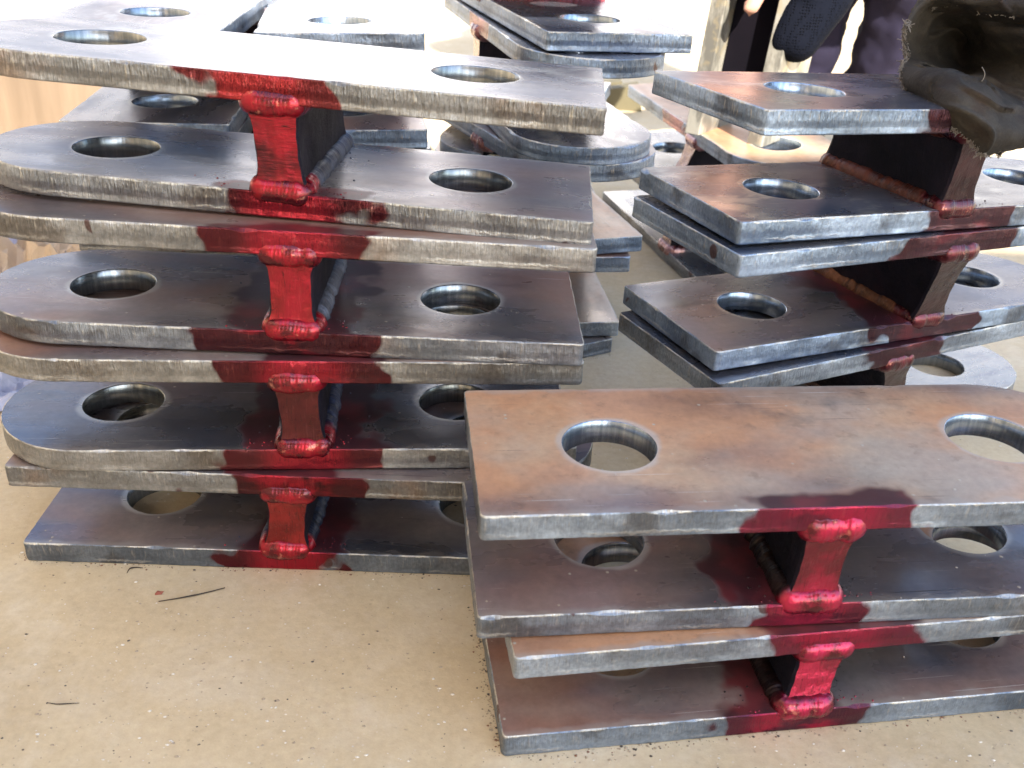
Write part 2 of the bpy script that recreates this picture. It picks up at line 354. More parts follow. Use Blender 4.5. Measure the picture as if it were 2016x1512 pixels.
def plate_mesh(name, seed, s, mats, rough_=1.0, fine=.003, corner=.003):
    """flat bar, one square end (towards s*x) and one round end, two bored holes, uneven flame cut rim"""
    pts = []
    def arc(cx, cy, r, a0, a1, n):
        for i in range(n + 1):
            a = a0 + (a1 - a0) * i / n; pts.append((cx + r * math.cos(a), cy + r * math.sin(a)))
    def line(p, q):
        n = max(1, int(math.dist(p, q) / fine))
        for i in range(1, n): pts.append((p[0] + (q[0] - p[0]) * i / n, p[1] + (q[1] - p[1]) * i / n))
    h = W / 2; cr = corner; xe = L / 2; cxr = -L / 2 + h
    # canonical with square end at +x, ccw
    line((cxr, -h), (xe - cr, -h)); arc(xe - cr, -h + cr, cr, -math.pi / 2, 0, 3); line((xe, -h + cr), (xe, h - cr))
    arc(xe - cr, h - cr, cr, 0, math.pi / 2, 3); line((xe - cr, h), (cxr, h)); arc(cxr, 0, h, math.pi / 2, 1.5 * math.pi, int(math.pi * h / fine))
    if s < 0: pts = [(-x, y) for x, y in reversed(pts)]
    n = len(pts); P = np.array(pts)
    tn = np.roll(P, -1, 0) - np.roll(P, 1, 0); tn /= np.linalg.norm(tn, axis=1)[:, None]; nr = np.stack([tn[:, 1], -tn[:, 0]], 1)
    seg = np.linalg.norm(np.roll(P, -1, 0) - P, axis=1); arcl = np.concatenate([[0], np.cumsum(seg)])
    zs = [0, None, 'a', -.34 * T, -.64 * T, 'b', None, -T]
    V = []; rings = []
    for j, z in enumerate(zs):
        ring = []
        for i in range(n):
            a = arcl[i]
            c = .0004 + .0004 * abs(vn(a * 90, seed)) * rough_ + (.0018 * max(0, vn(a * 48, seed + 7) - .33) * 3) * rough_
            c2 = .0004 + .0005 * abs(vn(a * 110, seed + 3)) * rough_
            off = (.00035 * vn(a * 260, seed + 11, j * .5) + .0004 * vn(a * 45, seed + 5, j * 1.7)) * rough_
            if j == 0: d, zz = -c * 1.0, 0
            elif j == 1: d, zz = off, -c
            elif z == 'a': d, zz = off, -c - .0007
            elif z == 'b': d, zz = off, -T + c2 + .0007
            elif j == 6: d, zz = off, -T + c2
            elif j == 7: d, zz = -c2, -T
            else: d, zz = off, z
            p = P[i] + nr[i] * d; ring.append(len(V)); V.append((p[0], p[1], zz))
        rings.append(ring)
    F = []; MI = []; UV = []; SM = []
    for j in range(7):
        for i in range(n):
            k = (i + 1) % n
            F.append((rings[j][i], rings[j + 1][i], rings[j + 1][k], rings[j][k])); MI.append(1); SM.append(j not in (0, 6))
            za = [V[q][2] + T for q in F[-1]]; ua = [arcl[i], arcl[i], arcl[i + 1], arcl[i + 1]]
            UV += [(ua[q], za[q]) for q in range(4)]
    hol = []
    for hx in (HX, -HX):
        hr = []
        nh = 56
        for j, (rr, zz) in enumerate([(HR + .0006, 0), (HR, -.0006), (HR, -T + .0006), (HR + .0006, -T)]):
            hr.append([]) 
            for i in range(nh):
                a = 2 * math.pi * i / nh; q = rr + .00015 * vn(math.cos(a) * 4, math.sin(a) * 4, seed + j)
                hr[j].append(len(V)); V.append((hx + q * math.cos(a), q * math.sin(a), zz))
        for j in range(3):
            for i in range(nh):
                k = (i + 1) % nh
                F.append((hr[j][i], hr[j][k], hr[j + 1][k], hr[j + 1][i])); MI.append(2); SM.append(True)
                ua = [i, i + 1, i + 1, i]; za = [V[q][2] + T for q in F[-1]]
                UV += [(ua[q] * 2 * math.pi * HR / nh, za[q]) for q in range(4)]
        hol.append(hr)
    # caps by scanfill
    for top in (True, False):
        bm = bmesh.new(); loops = [rings[0] if top else rings[7]] + [h_[0] if top else h_[3] for h_ in hol]
        mp = {}; ed = []
        for lp in loops:
            vs = [bm.verts.new(V[q]) for q in lp]
            for q, v in zip(lp, vs): mp[v] = q
            for a in range(len(vs)): ed.append(bm.edges.new((vs[a], vs[(a + 1) % len(vs)])))
        bmesh.ops.triangle_fill(bm, use_beauty=True, use_dissolve=False, edges=ed, normal=(0, 0, 1))
        for f in bm.faces:
            q = [mp[v] for v in f.verts]; a, b, c = [Vector(V[k]) for k in q]
            if ((b - a).cross(c - a).z > 0) != top: q.reverse()
            F.append(tuple(q)); MI.append(0); SM.append(False); UV += [(V[k][0], V[k][1]) for k in q]
        bm.free()
    return V, F, MI, UV, SM

def make_plate(k, parent, seed, rust=.3, blue=.4, warm=.6, mstain=None, estain=None, worn=0, dark=1, drag=1, label=None, rough_=1.0, fine=.003, tone=1.0):
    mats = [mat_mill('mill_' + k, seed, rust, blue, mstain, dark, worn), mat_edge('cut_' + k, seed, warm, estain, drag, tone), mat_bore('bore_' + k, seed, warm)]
    V, F, MI, UV, SM = plate_mesh('plate', seed, SQ[k], mats, rough_, fine)
    o = mesh_obj('plate', V, F, mats, MI, UV, SM, PM(k), parent)
    if label: o['label'] = label
    return o

# ------------------------------------------------------------------ web and weld beads
WT = .027
def make_web(ktop, kbot, parent, seed, xt, xb, mat, th=WT, length=W - .006):
    """slab standing between two plates, each end lying on its own plate"""
    Mt, Mb = PM(ktop), PM(kbot); E = EM[parent.name]; Vs = []; Fs = []
    nz, nx, ny = 22, 6, 60
    idx = {}
    def P3(fx, fy, fz):
        y = (fy - .5) * length
        hgt_ = .06; d = min(fz, 1 - fz) * hgt_; ed = math.exp(-(min(fy, 1 - fy) * length / .007) ** 2); fl = 1 + .42 * ed * math.exp(-(d / .0085) ** 1.6); fl *= 1 + .03 * vn(fz * 5, seed + 20 * fx)
        yf_ = y - (math.copysign(.0016, fy - .5) * -1) * math.exp(-(d / .010) ** 2) if fy in (0, 1) else y
        a = Mb @ Vector((xb + (fx - .5) * th * fl, yf_, -.0005)); b = Mt @ Vector((xt + (fx - .5) * th * fl, yf_, -T + .0005))
        return a.lerp(b, fz)
    def vid(i, j, k):
        if (i, j, k) not in idx:
            fx, fy, fz = i / nx, j / ny, k / nz
            # eased corners
            ex = .0010 / th if i in (0, nx) and j in (0, ny) else 0
            if i == 0: fx += ex
            if i == nx: fx -= ex
            p = P3(fx, fy, fz)
            p += Vector((vn(fx * 3, fz * 6, seed), vn(fx * 5 + 9, fz * 7, seed), 0)) * .0006 * (1 if j in (0, ny) else .3)
            idx[(i, j, k)] = len(Vs); Vs.append(p)
        return idx[(i, j, k)]
    for i in range(nx):
        for k in range(nz):
            Fs.append((vid(i, 0, k), vid(i + 1, 0, k), vid(i + 1, 0, k + 1), vid(i, 0, k + 1)))
            Fs.append((vid(i + 1, ny, k), vid(i, ny, k), vid(i, ny, k + 1), vid(i + 1, ny, k + 1)))
    for j in range(ny):
        for k in range(nz):
            Fs.append((vid(0, j + 1, k), vid(0, j, k), vid(0, j, k + 1), vid(0, j + 1, k + 1)))
            Fs.append((vid(nx, j, k), vid(nx, j + 1, k), vid(nx, j + 1, k + 1), vid(nx, j, k + 1)))
    for i in range(nx):
        for j in range(ny):
            Fs.append((vid(i, j + 1, 0), vid(i + 1, j + 1, 0), vid(i + 1, j, 0), vid(i, j, 0)))
            Fs.append((vid(i, j, nz), vid(i + 1, j, nz), vid(i + 1, j + 1, nz), vid(i, j + 1, nz)))
    Mi = Mb.inverted()
    return mesh_obj('web', [Mi @ v for v in Vs], Fs, mat, smooth=False, matrix=Mb, parent=parent)

def make_bead(k, top, parent, seed, xc, mat, th=WT, length=W - .006, r_out=.0072, r_up=.0085, step=.0013, wobble=1.0):
    """weld run all round the foot (or head) of a web: a rippled rope of metal"""
    z0 = -T if top else 0.0; sg = -1 if top else 1
    hx, hy = th / 2, length / 2; rc = .003
    path = []
    def seg(p, q, nrm):
        n = max(1, int(math.dist(p, q) / step))
        for i in range(n): path.append((p[0] + (q[0] - p[0]) * i / n, p[1] + (q[1] - p[1]) * i / n, nrm[0], nrm[1]))
    def cor(cx, cy, a0):
        for i in range(4):
            a = a0 + (math.pi / 2) * i / 4; path.append((cx + rc * math.cos(a), cy + rc * math.sin(a), math.cos(a), math.sin(a)))
    seg((-hx + rc, -hy), (hx - rc, -hy), (0, -1)); cor(hx - rc, -hy + rc, -math.pi / 2)
    seg((hx, -hy + rc), (hx, hy - rc), (1, 0)); cor(hx - rc, hy - rc, 0)
    seg((hx - rc, hy), (-hx + rc, hy), (0, 1)); cor(-hx + rc, hy - rc, math.pi / 2)
    seg((-hx, hy - rc), (-hx, -hy + rc), (-1, 0)); cor(-hx + rc, -hy + rc, math.pi)
    n = len(path); m = 14; V = []; F = []; a = 0; UV = []
    for i, (x, y, nx, ny) in enumerate(path):
        a = i * step
        end = abs(ny)                                           # 1 on the exposed end faces
        lump = 1 + wobble * (.20 * vn(a * 70, seed) + .16 * vn(a * 190, seed + 4))
        rip = .03 * ((a / .0046) % 1.0 - .5) * wobble
        ro = (r_out * (1 - .10 * end)) * (lump + rip); ru = r_up * (lump + rip + .08 * end * vn(a * 120, seed + 8)) * (1 - .05 * end)
        cz = .0008 * vn(a * 60, seed + 2)
        for j in range(m):
            t = 2 * math.pi * j / m; c, s_ = math.cos(t), math.sin(t)
            # squarish fillet section, flatter towards the 45 degree face
            d = ro * c; u = ru * s_
            V.append((xc + x + nx * (d - .0005), y + ny * (d - .0005), z0 + sg * (u + cz)))
    for i in range(n):
        for j in range(m):
            q = (i * m + j, i * m + (j + 1) % m, ((i + 1) % n) * m + (j + 1) % m, ((i + 1) % n) * m + j)
            uq = [(i * step, abs(j / m - .5) * 2), (i * step, abs((j + 1) / m - .5) * 2), ((i + 1) * step, abs((j + 1) / m - .5) * 2), ((i + 1) * step, abs(j / m - .5) * 2)]
            if top: q = tuple(reversed(q)); uq.reverse()
            F.append(q); UV += uq
    return mesh_obj('weld_bead', V, F, mat, uv=UV, smooth=True, matrix=PM(k), parent=parent)

def bracket(ktop, kbot, label, group, seed, xt, xb, top={}, bot={}, web={}, weld={}, th=WT, bead={}):
    fine_ = ktop[0] in 'ACEGPRT'
    x, y, z, yaw, tx, ty = POSE[kbot]
    E = PM(kbot) @ Matrix.Translation((0, 0, -T))
    t = thing('welded_bracket', label, 'steel bracket', E, group)
    make_plate(ktop, t, seed + .3, **top); make_plate(kbot, t, seed + 1.6, **bot)
    make_web(ktop, kbot, t, seed, xt, xb, mat_dyed('web_' + ktop, seed, **web), th)
    wm = mat_weld('weld_' + ktop, seed, **weld)
    rs = random.Random(seed); V = []; F = []
    for _ in range(46 if fine_ else 0):
        sx_ = rs.choice((-1, 1)); x = xb + sx_ * (th / 2 + .008 + abs(rs.gauss(0, .014))); y = rs.uniform(-W / 2 + .003, W / 2 - .003) if rs.random() < .4 else -W / 2 + .002 + abs(rs.gauss(0, .012)); r_ = rs.choice((.0003, .0004, .0005, .0008)); b = len(V)
        for q in range(6): V.append((x + r_ * math.cos(q), y + r_ * math.sin(q), -.0001))
        for q in range(6): V.append((x + .7 * r_ * math.cos(q), y + .7 * r_ * math.sin(q), r_ * .6))
        V.append((x, y, r_ * .85))
        for q in range(6): F.append((b + q, b + (q + 1) % 6, b + 6 + (q + 1) % 6, b + 6 + q)); F.append((b + 6 + q, b + 6 + (q + 1) % 6, b + 12))
    if V: mesh_obj('weld_spatter', V, F, wm, smooth=True, matrix=PM(kbot), parent=t)['kind'] = 'stuff'
    make_bead(kbot, False, t, seed + 1, xb, wm, th, **bead); make_bead(ktop, True, t, seed + 2, xt, wm, th, **bead)
    return t
PINK = (.40, .01, .05); WINE = (.20, .012, .02); NAVY = (.05, .06, .10)
GL = 'brackets stacked on the left'
bracket('A', 'B', 'topmost bracket of the left stack, pale top plate nearest the lens height', GL, 1, .007, .0085,
    top=dict(rust=.22, blue=.15, warm=.75, drag=1.3, estain=dict(x=(.012, .052, .028), bright=.75, col=(.36, .02, .025), deep=(.14, .014, .018)), worn=.15, dark=1.3),
    bot=dict(rust=.35, blue=.5, warm=.7, drag=1.1, mstain=dict(x=(.010, .040, .052), edge=.022), estain=dict(x=(.012, .044, .048), bright=.85)),
    web=dict(direction='x', deep=(.09, .006, .012)), weld=dict(side=(.07, .08, .12), frac=.022))
bracket('C', 'D', 'second bracket from the top of the left stack, web end dyed brightest red', GL, 2, .0125, .0135,
    top=dict(rust=.6, blue=.1, warm=.75, drag=.5, mstain=dict(x=(.010, .045, .05), edge=.010), estain=dict(x=(.012, .040, .044), bright=.8)),
    bot=dict(tone=.85, rust=.55, blue=.45, warm=.55, drag=.55, mstain=dict(x=(.012, .045, .045)), estain=dict(x=(.012, .055, .052), bright=.1)),
    web=dict(deep=(.26, .01, .014)), weld=dict(side=(.10, .11, .15), frac=.014))
bracket('E', 'F', 'third bracket from the top of the left stack, dull maroon web and round plate end', GL, 3, .0135, .0145,
    top=dict(rust=.6, blue=.1, warm=.85, drag=.6, mstain=dict(x=(.014, .03, .045), edge=.014), estain=dict(x=(.014, .044, .052), bright=.6)),
    bot=dict(rust=.25, blue=.4, warm=.8, drag=.4, mstain=dict(x=(.014, .042, .052)), estain=dict(x=(.014, .055, .058), bright=.9), dark=.8),
    web=dict(front=(.11, .012, .013), deep=(.08, .008, .01)), weld=dict(side=(.03, .04, .09), frac=.016))
bracket('G', 'H', 'bottom bracket of the left stack, square plate ends, lying on the concrete', GL, 4, -.0115, -.0135,
    top=dict(tone=.8, rust=.5, blue=.1, warm=.75, drag=.6, mstain=dict(x=(-.012, .03, .03), edge=.02), estain=dict(x=(-.012, .036, .045), bright=.35)),
    bot=dict(tone=.6, rust=.35, blue=.3, warm=.35, drag=.45, mstain=dict(x=(-.012, .028, .036)), estain=dict(x=(-.012, .034, .036), bright=.85), dark=.75),
    web=dict(front=(.34, .02, .02), deep=(.2, .012, .012)), weld=dict(side=(.02, .03, .07), frac=.012))
GR = 'brackets stacked at the front right'
bracket('P', 'Q', 'upper bracket of the front right stack, broad orange rusted top plate', GR, 5, -.0045, -.0065,
    top=dict(rust=.84, blue=.35, warm=.3, drag=.45, mstain=dict(x=(.0, .05, .04), edge=.014), estain=dict(x=(.002, .050, .034), bright=.5, col=PINK, deep=(.16, .012, .035))),
    bot=dict(tone=.9, rust=.4, blue=.5, warm=.35, drag=.45, mstain=dict(x=(-.020, .035, .028)), estain=dict(x=(-.006, .042, .044), bright=.45, col=PINK, deep=(.14, .012, .03))),
    web=dict(front=(.34, .010, .04), deep=(.15, .008, .018)), weld=dict(front=(.42, .012, .05), side=(.014, .003, .004), frac=.007), bead=dict(wobble=1.5, r_up=.0095))  # bead flanks near black: dye plus recess shade put into the colour
bracket('R', 'S', 'lower bracket of the front right stack, resting on the concrete', GR, 6, -.0135, -.0170,
    top=dict(rust=.95, blue=.05, warm=.35, drag=.5, mstain=dict(x=(-.012, .04, .045), edge=.02), estain=dict(x=(-.012, .046, .048), bright=.45, col=PINK, deep=(.16, .012, .035))),
    bot=dict(tone=.75, rust=.6, blue=.35, warm=.15, drag=.45, mstain=dict(x=(-.022, .036, .024)), estain=dict(x=(-.016, .052, .036), bright=.2, col=PINK, deep=(.07, .012, .03))),
    web=dict(front=(.42, .012, .05), deep=(.26, .012, .035)), weld=dict(front=(.42, .012, .06), side=(.014, .003, .004), frac=.007))  # bead flanks again darkened for dye and the shade between plates
GT = 'brackets stacked at the back right'
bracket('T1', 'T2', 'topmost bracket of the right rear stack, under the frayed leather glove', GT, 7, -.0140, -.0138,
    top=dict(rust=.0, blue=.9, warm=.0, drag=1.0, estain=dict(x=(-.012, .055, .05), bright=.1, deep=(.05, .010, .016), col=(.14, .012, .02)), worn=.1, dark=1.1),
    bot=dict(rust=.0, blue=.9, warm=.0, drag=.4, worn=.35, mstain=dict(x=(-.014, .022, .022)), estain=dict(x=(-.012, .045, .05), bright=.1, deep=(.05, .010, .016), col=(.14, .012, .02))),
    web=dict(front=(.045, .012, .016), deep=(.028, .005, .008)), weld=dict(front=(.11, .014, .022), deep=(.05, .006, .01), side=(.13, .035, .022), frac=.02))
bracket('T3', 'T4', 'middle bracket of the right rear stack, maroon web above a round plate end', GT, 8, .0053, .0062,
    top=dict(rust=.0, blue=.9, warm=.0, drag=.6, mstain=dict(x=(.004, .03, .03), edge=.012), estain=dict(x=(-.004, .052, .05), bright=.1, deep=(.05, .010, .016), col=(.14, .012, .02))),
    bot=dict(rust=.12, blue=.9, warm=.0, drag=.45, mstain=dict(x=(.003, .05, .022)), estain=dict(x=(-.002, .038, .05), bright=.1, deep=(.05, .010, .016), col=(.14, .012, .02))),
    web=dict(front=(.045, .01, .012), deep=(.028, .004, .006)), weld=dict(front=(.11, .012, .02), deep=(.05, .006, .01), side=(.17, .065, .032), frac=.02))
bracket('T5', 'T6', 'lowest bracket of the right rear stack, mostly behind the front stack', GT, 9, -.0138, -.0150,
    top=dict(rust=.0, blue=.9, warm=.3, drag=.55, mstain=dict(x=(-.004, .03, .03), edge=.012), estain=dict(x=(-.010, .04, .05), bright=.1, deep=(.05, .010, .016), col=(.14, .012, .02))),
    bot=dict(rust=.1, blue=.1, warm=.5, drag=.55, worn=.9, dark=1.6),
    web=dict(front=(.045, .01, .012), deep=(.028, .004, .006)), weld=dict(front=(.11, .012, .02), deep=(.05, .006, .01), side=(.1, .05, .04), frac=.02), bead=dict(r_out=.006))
GM = 'brackets stacked in the middle distance'
PK = (.36, .22, .21); MS = dict(side=1.0, x=(.02, .04, .04), bright=.3, col=(.5, .25, .25), deep=(.3, .2, .2))
fm = dict(fine=.005)
pale = dict(front=(.42, .30, .29), deep=(.30, .2, .2)); pweld = dict(front=(.45, .25, .24), side=(.1, .09, .12), frac=.02, fs=1.0)
bracket('M0', 'M1', 'topmost bracket of the middle rear stack with a wine red web above its hole', GM, 10, .035, .035,
    top=dict(**fm), bot=dict(rust=.15, blue=.7, warm=.1, drag=1.2, **fm),
    web=dict(front=(.25, .02, .04), deep=(.1, .01, .02)), weld=dict(front=(.3, .05, .08), side=(.32, .04, .05), frac=.02, fs=1.0))
bracket('M2', 'M3', 'second bracket of the middle rear stack, round plate ends towards the viewer', GM, 11, .035, .035,
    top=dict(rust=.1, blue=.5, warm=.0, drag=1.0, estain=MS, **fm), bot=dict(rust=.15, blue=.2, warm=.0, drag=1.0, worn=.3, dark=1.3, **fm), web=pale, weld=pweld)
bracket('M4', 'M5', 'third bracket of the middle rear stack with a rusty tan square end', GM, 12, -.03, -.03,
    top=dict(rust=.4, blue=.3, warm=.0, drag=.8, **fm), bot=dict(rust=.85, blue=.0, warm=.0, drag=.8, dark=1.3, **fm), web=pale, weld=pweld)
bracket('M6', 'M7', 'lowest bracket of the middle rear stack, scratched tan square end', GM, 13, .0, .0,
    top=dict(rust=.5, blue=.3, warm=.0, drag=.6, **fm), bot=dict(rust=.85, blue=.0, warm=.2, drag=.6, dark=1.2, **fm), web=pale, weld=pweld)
lp = thing('loose_plate', 'loose drilled plate lying on the floor beneath the middle rear stack', 'steel plate', PM('M8') @ Matrix.Translation((0, 0, -T)))
make_plate('M8', lp, 14, rust=.3, warm=.2, **fm)
GK = 'brackets stacked behind the left stack'
bracket('K1', 'K2', 'topmost bracket of the far left stack, pale grey plate behind the left stack', GK, 15, .02, .02,
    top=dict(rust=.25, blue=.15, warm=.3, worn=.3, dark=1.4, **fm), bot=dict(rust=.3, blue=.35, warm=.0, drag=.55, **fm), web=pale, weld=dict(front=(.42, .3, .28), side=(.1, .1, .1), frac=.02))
bracket('K3', 'K4', 'second bracket of the far left stack, hidden behind the left stack', GK, 16, .02, .02, top=dict(warm=.0, drag=.55, **fm), bot=dict(**fm), web=pale)
bracket('K5', 'K6', 'third bracket down in the far left stack, hidden behind the left stack', GK, 17, .02, .02, top=dict(**fm), bot=dict(**fm), web=pale)
bracket('K7', 'K8', 'bottom bracket of the far left stack, on the floor behind the left stack', GK, 18, .02, .02, top=dict(**fm), bot=dict(**fm), web=pale)
GN = 'brackets stacked between the left and middle stacks'
bracket('N1', 'N2', 'topmost bracket of the sunlit stack beside the far left stack', GN, 19, .02, .02,
    top=dict(rust=.0, blue=.2, warm=.3, worn=1.0, dark=2.2, drag=.6, **fm), bot=dict(rust=.7, blue=.1, warm=.0, drag=.8, dark=1.2, **fm), web=pale)
bracket('N3', 'N4', 'second bracket of the stack between the far left and middle stacks', GN, 20, .02, .02, top=dict(**fm), bot=dict(**fm), web=pale)
bracket('N5', 'N6', 'third bracket of the stack between the far left and middle stacks', GN, 21, .02, .02, top=dict(**fm), bot=dict(**fm), web=pale)
bracket('N7', 'N8', 'bottom bracket of the stack between the far left and middle stacks', GN, 22, .02, .02, top=dict(**fm), bot=dict(**fm), web=pale)
GU = 'brackets stacked behind the right rear stack'
bracket('U1', 'U2', 'upper bracket behind the right rear stack, orange plate under the upright channel', GU, 23, -.035, -.035,
    top=dict(rust=.8, blue=.0, warm=.1, drag=.6, estain=MS, **fm), bot=dict(rust=.1, blue=.2, warm=.2, worn=.7, dark=1.5, **fm), web=pale, weld=pweld)
bracket('U3', 'U4', 'lower bracket behind the right rear stack, standing on the floor', GU, 24, -.035, -.035, top=dict(**fm), bot=dict(rust=.1, worn=.8, dark=1.5, **fm), web=pale, weld=pweld)

# ------------------------------------------------------------------ floor
def mat_floor():
    n = NB('concrete'); o = n.coord()
    b = n.noise(n.map(o), 3.2, 5, .6)
    base = n.ramp(b, [(.3, (.46, .345, .20)), (.5, (.56, .44, .27)), (.7, (.64, .52, .35))])
    base = n.mix(n.mth('MULTIPLY', n.mr(n.noise(n.map(o, loc=(3, 3, 0)), 14, 5, .65), .45, .7), .45), base, (.60, .51, .37))
    base = n.mix(n.mth('MULTIPLY', n.mr(n.noise(n.map(o, loc=(5, 1, 0)), 7, 4, .6), .58, .8), .35), base, (.40, .32, .22))
    fn = n.noise(o, 160, 5, .7)
    base = n.mix(.35, base, n.ramp(fn, [(.3, .35), (.7, .65)]), 'OVERLAY')
    sp = n.voro(n.map(o), 120); m1 = n.mth('MULTIPLY', n.mr(sp.outputs['Distance'], .1, .17, 1, 0), n.mr(n.noise(o, 31, 2), .54, .6))
    base = n.mix(n.mth('MULTIPLY', m1, .2), base, (.2, .16, .11))
    sp2 = n.voro(n.map(o, loc=(7, 5, 0)), 170); m2 = n.mth('MULTIPLY', n.mr(sp2.outputs['Distance'], .1, .16, 1, 0), n.mr(n.noise(n.map(o, loc=(2, 2, 0)), 23, 2), .54, .6))
    mt = n.mr(n.noise(n.map(o, loc=(11, 4, 0)), 21, 6, .7), .5, .72)
    base = n.mix(n.mth('MULTIPLY', mt, .35), base, (.70, .60, .44))
    base = n.mix(n.mth('MULTIPLY', m2, .35), base, (.68, .6, .48))
    pit = n.mr(n.noise(n.map(o, scale=(1, 1.3, 1), loc=(0, 8, 0)), 95, 3, .6), .22, .30)
    nb = n.bump(n.noise(o, 55, 5, .7), .22, .003); nb = n.bump(fn, .22, .0014, nb); nb = n.bump(pit, .3, .0012, nb)
    base = n.mix(n.mth('MULTIPLY', n.mth('SUBTRACT', 1.0, pit), .4), base, (.22, .17, .11))
    return n.fin(base, .8, 0, nb, Specular_IOR_Level=.3)
fl = mesh_obj('ground', [(-60, -60, 0), (60, -60, 0), (60, 60, 0), (-60, 60, 0)], [(0, 1, 2, 3)], mat_floor()); fl['kind'] = 'structure'

# ------------------------------------------------------------------ unseen walls, panel and roof added to shape the light
def plain(name, col, rough=.8, bumpsc=30, bstr=.3, var=.15):
    n = NB(name); o = n.coord(); b = n.noise(o, bumpsc, 4, .6)
    c = n.mix(b, tuple(x * (1 - var) for x in col), tuple(min(1, x * (1 + var)) for x in col))
    return n.fin(c, rough, 0, n.bump(b, bstr, .002))
def box(name, x0, x1, y0, y1, z0, z1, mat, parent=None):
    V = [(x, y, z) for x in (x0, x1) for y in (y0, y1) for z in (z0, z1)]
    F = [(0, 1, 3, 2), (4, 6, 7, 5), (0, 4, 5, 1), (2, 3, 7, 6), (0, 2, 6, 4), (1, 5, 7, 3)]
    return mesh_obj(name, V, F, mat, smooth=False, parent=parent)
bouncem = plain('bounce_paint', (.62, .50, .34)); roofm = plain('shade_roof_sheet', (.30, .27, .23))
wl = box('bounce_wall', -1.5, -1.3, -4.2, 1.6, 0, 3.0, bouncem); tag(wl, 'unseen beige slab left of the stacks, added to bounce warm light', 'bounce_wall')  # unseen, added to bounce warm light and hide blue sky
wb = box('bounce_wall', -1.3, .3, -4.6, -4.4, 0, 2.4, bouncem); tag(wb, 'unseen beige slab behind the camera, added for warm bounce light', 'bounce_wall')  # unseen, added as a warm bounce surface
wf = box('bounce_wall', -7, 7, 4.6, 4.8, 0, 2.1, plain('far_bounce_paint', (.27, .28, .31))); tag(wf, 'unseen grey slab beyond the stacks, added for the plate tops to reflect', 'bounce_wall')  # unseen, added so the plate tops have something to mirror
gt = box('reflector_panel', -1.5, .5, 4.5, 4.58, .02, 2.0, plain('reflector_paint', (.50, .51, .55))); tag(gt, 'unseen pale panel beyond the stacks, added as a bright reflection in the plate tops', 'reflector')  # unseen bright panel, added as a white reflection for the top plates
rf = box('shade_roof', -1.3, 2.6, -3.5, -1.38, 2.2, 2.28, roofm); tag(rf, 'unseen lean-to roof behind the camera, added to shade the near stacks', 'roof')  # unseen, edge placed to keep the sun off the near stacks

# ------------------------------------------------------------------ bracket at the back of the middle stack
def place_j():
    p = on_floor(866, 276, .1846); d = Vector((math.cos(1.35), math.sin(1.35), 0)); c = p + Vector((.066, .02, 0)) + d * (L / 2 - W / 2)
    for k, z in (('J1', .1846), ('J2', .1085), ('J3', .0920), ('J4', .0160)): POSE[k] = (c.x, c.y, z, 1.35, 0, 0)
place_j()
bracket('J1', 'J2', 'bluish round ended bracket seen behind the middle rear stack', 'brackets standing behind the middle stack', 25, .0, .0, top=dict(rust=.0, blue=.6, warm=.0, worn=.5, dark=1.6, **fm), bot=dict(**fm), web=pale)
bracket('J3', 'J4', 'bracket on the floor under the bluish round ended one behind the middle rear stack', 'brackets standing behind the middle stack', 26, .0, .0, top=dict(**fm), bot=dict(**fm), web=pale)

# ------------------------------------------------------------------ upright channel standing on the orange plate
def hexa(P, name, mat, parent, bev=.0012):
    F = [(0, 1, 3, 2), (4, 6, 7, 5), (0, 4, 5, 1), (2, 3, 7, 6), (0, 2, 6, 4), (1, 5, 7, 3)]
    o = mesh_obj(name, P, F, mat, smooth=False, matrix=EM[parent.name], parent=parent)
    b = o.modifiers.new('bevel', 'BEVEL'); b.width = bev; b.segments = 2
    return o
def upright():
    MU = PM('U1'); n = MU.to_3x3() @ Vector((0, 0, 1))
    def hit(px, py):
        d = fw + rt * ((px - 1008) / FPX) - up * ((py - 756) / FPX); c = Vector((0, 0, CAMZ))
        k = (MU.translation - c).dot(n) / d.dot(n); return c + d * k
    a = hit(1347, 262); c = hit(1480, 284)
    ax = (c - a); ax.z = 0; wd = .078; ax.normalize()
    dy = Vector((-ax.y, ax.x, 0)).normalized(); dy = (dy + ax * .10).normalized()
    upv = (Vector((.085, .02, 1))).normalized()
    E = Matrix.Translation(a); t = thing('steel_channel', 'upright welded channel with scuffed pale edges, held by the worker in the dark glove', 'steel channel', E)
    hgt = .46; th = .0185
    def slab(o0, u, v, name, mat, z0, z1):
        return hexa([o0 + u * i + v * j + upv * (z0 if k == 0 else z1) - a for i in (0, 1) for j in (0, 1) for k in (0, 1)], name, mat, t)
    ml = mat_edge_plain('channel_edge', 31, (.42, .40, .34)); md = mat_mill_plain('channel_web', 32)
    slab(a, ax * th, dy * wd, 'flange', ml, 0, hgt)
    slab(a + ax * .078, ax * th, dy * wd, 'flange', ml, 0, hgt)
    slab(a + ax * (th + .0005) + dy * .022, ax * (.078 - th - .001), dy * .030, 'web', md, .052, hgt - .01)
    return a, ax, dy, upv
def mat_edge_plain(name, seed, col):
    n = NB(name); o = n.coord(); g = n.noise(n.map(o, scale=(1, 1, .35), loc=(seed, 0, 0)), 30, 5, .65)
    c = n.mix(n.mr(g, .45, .6), col, tuple(x * .45 for x in col))
    c = n.mix(n.mth('MULTIPLY', n.mr(n.noise(n.map(o, loc=(0, seed, 0)), 60, 3), .55, .65), .5), c, (.40, .33, .20))
    return n.fin(c, .42, .5, n.bump(n.noise(o, 200, 3), .4, .0006))
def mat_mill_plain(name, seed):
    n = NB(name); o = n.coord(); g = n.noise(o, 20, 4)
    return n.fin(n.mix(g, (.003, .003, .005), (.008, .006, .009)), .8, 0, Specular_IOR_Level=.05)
CH_A, CH_X, CH_Y, CH_U = upright()

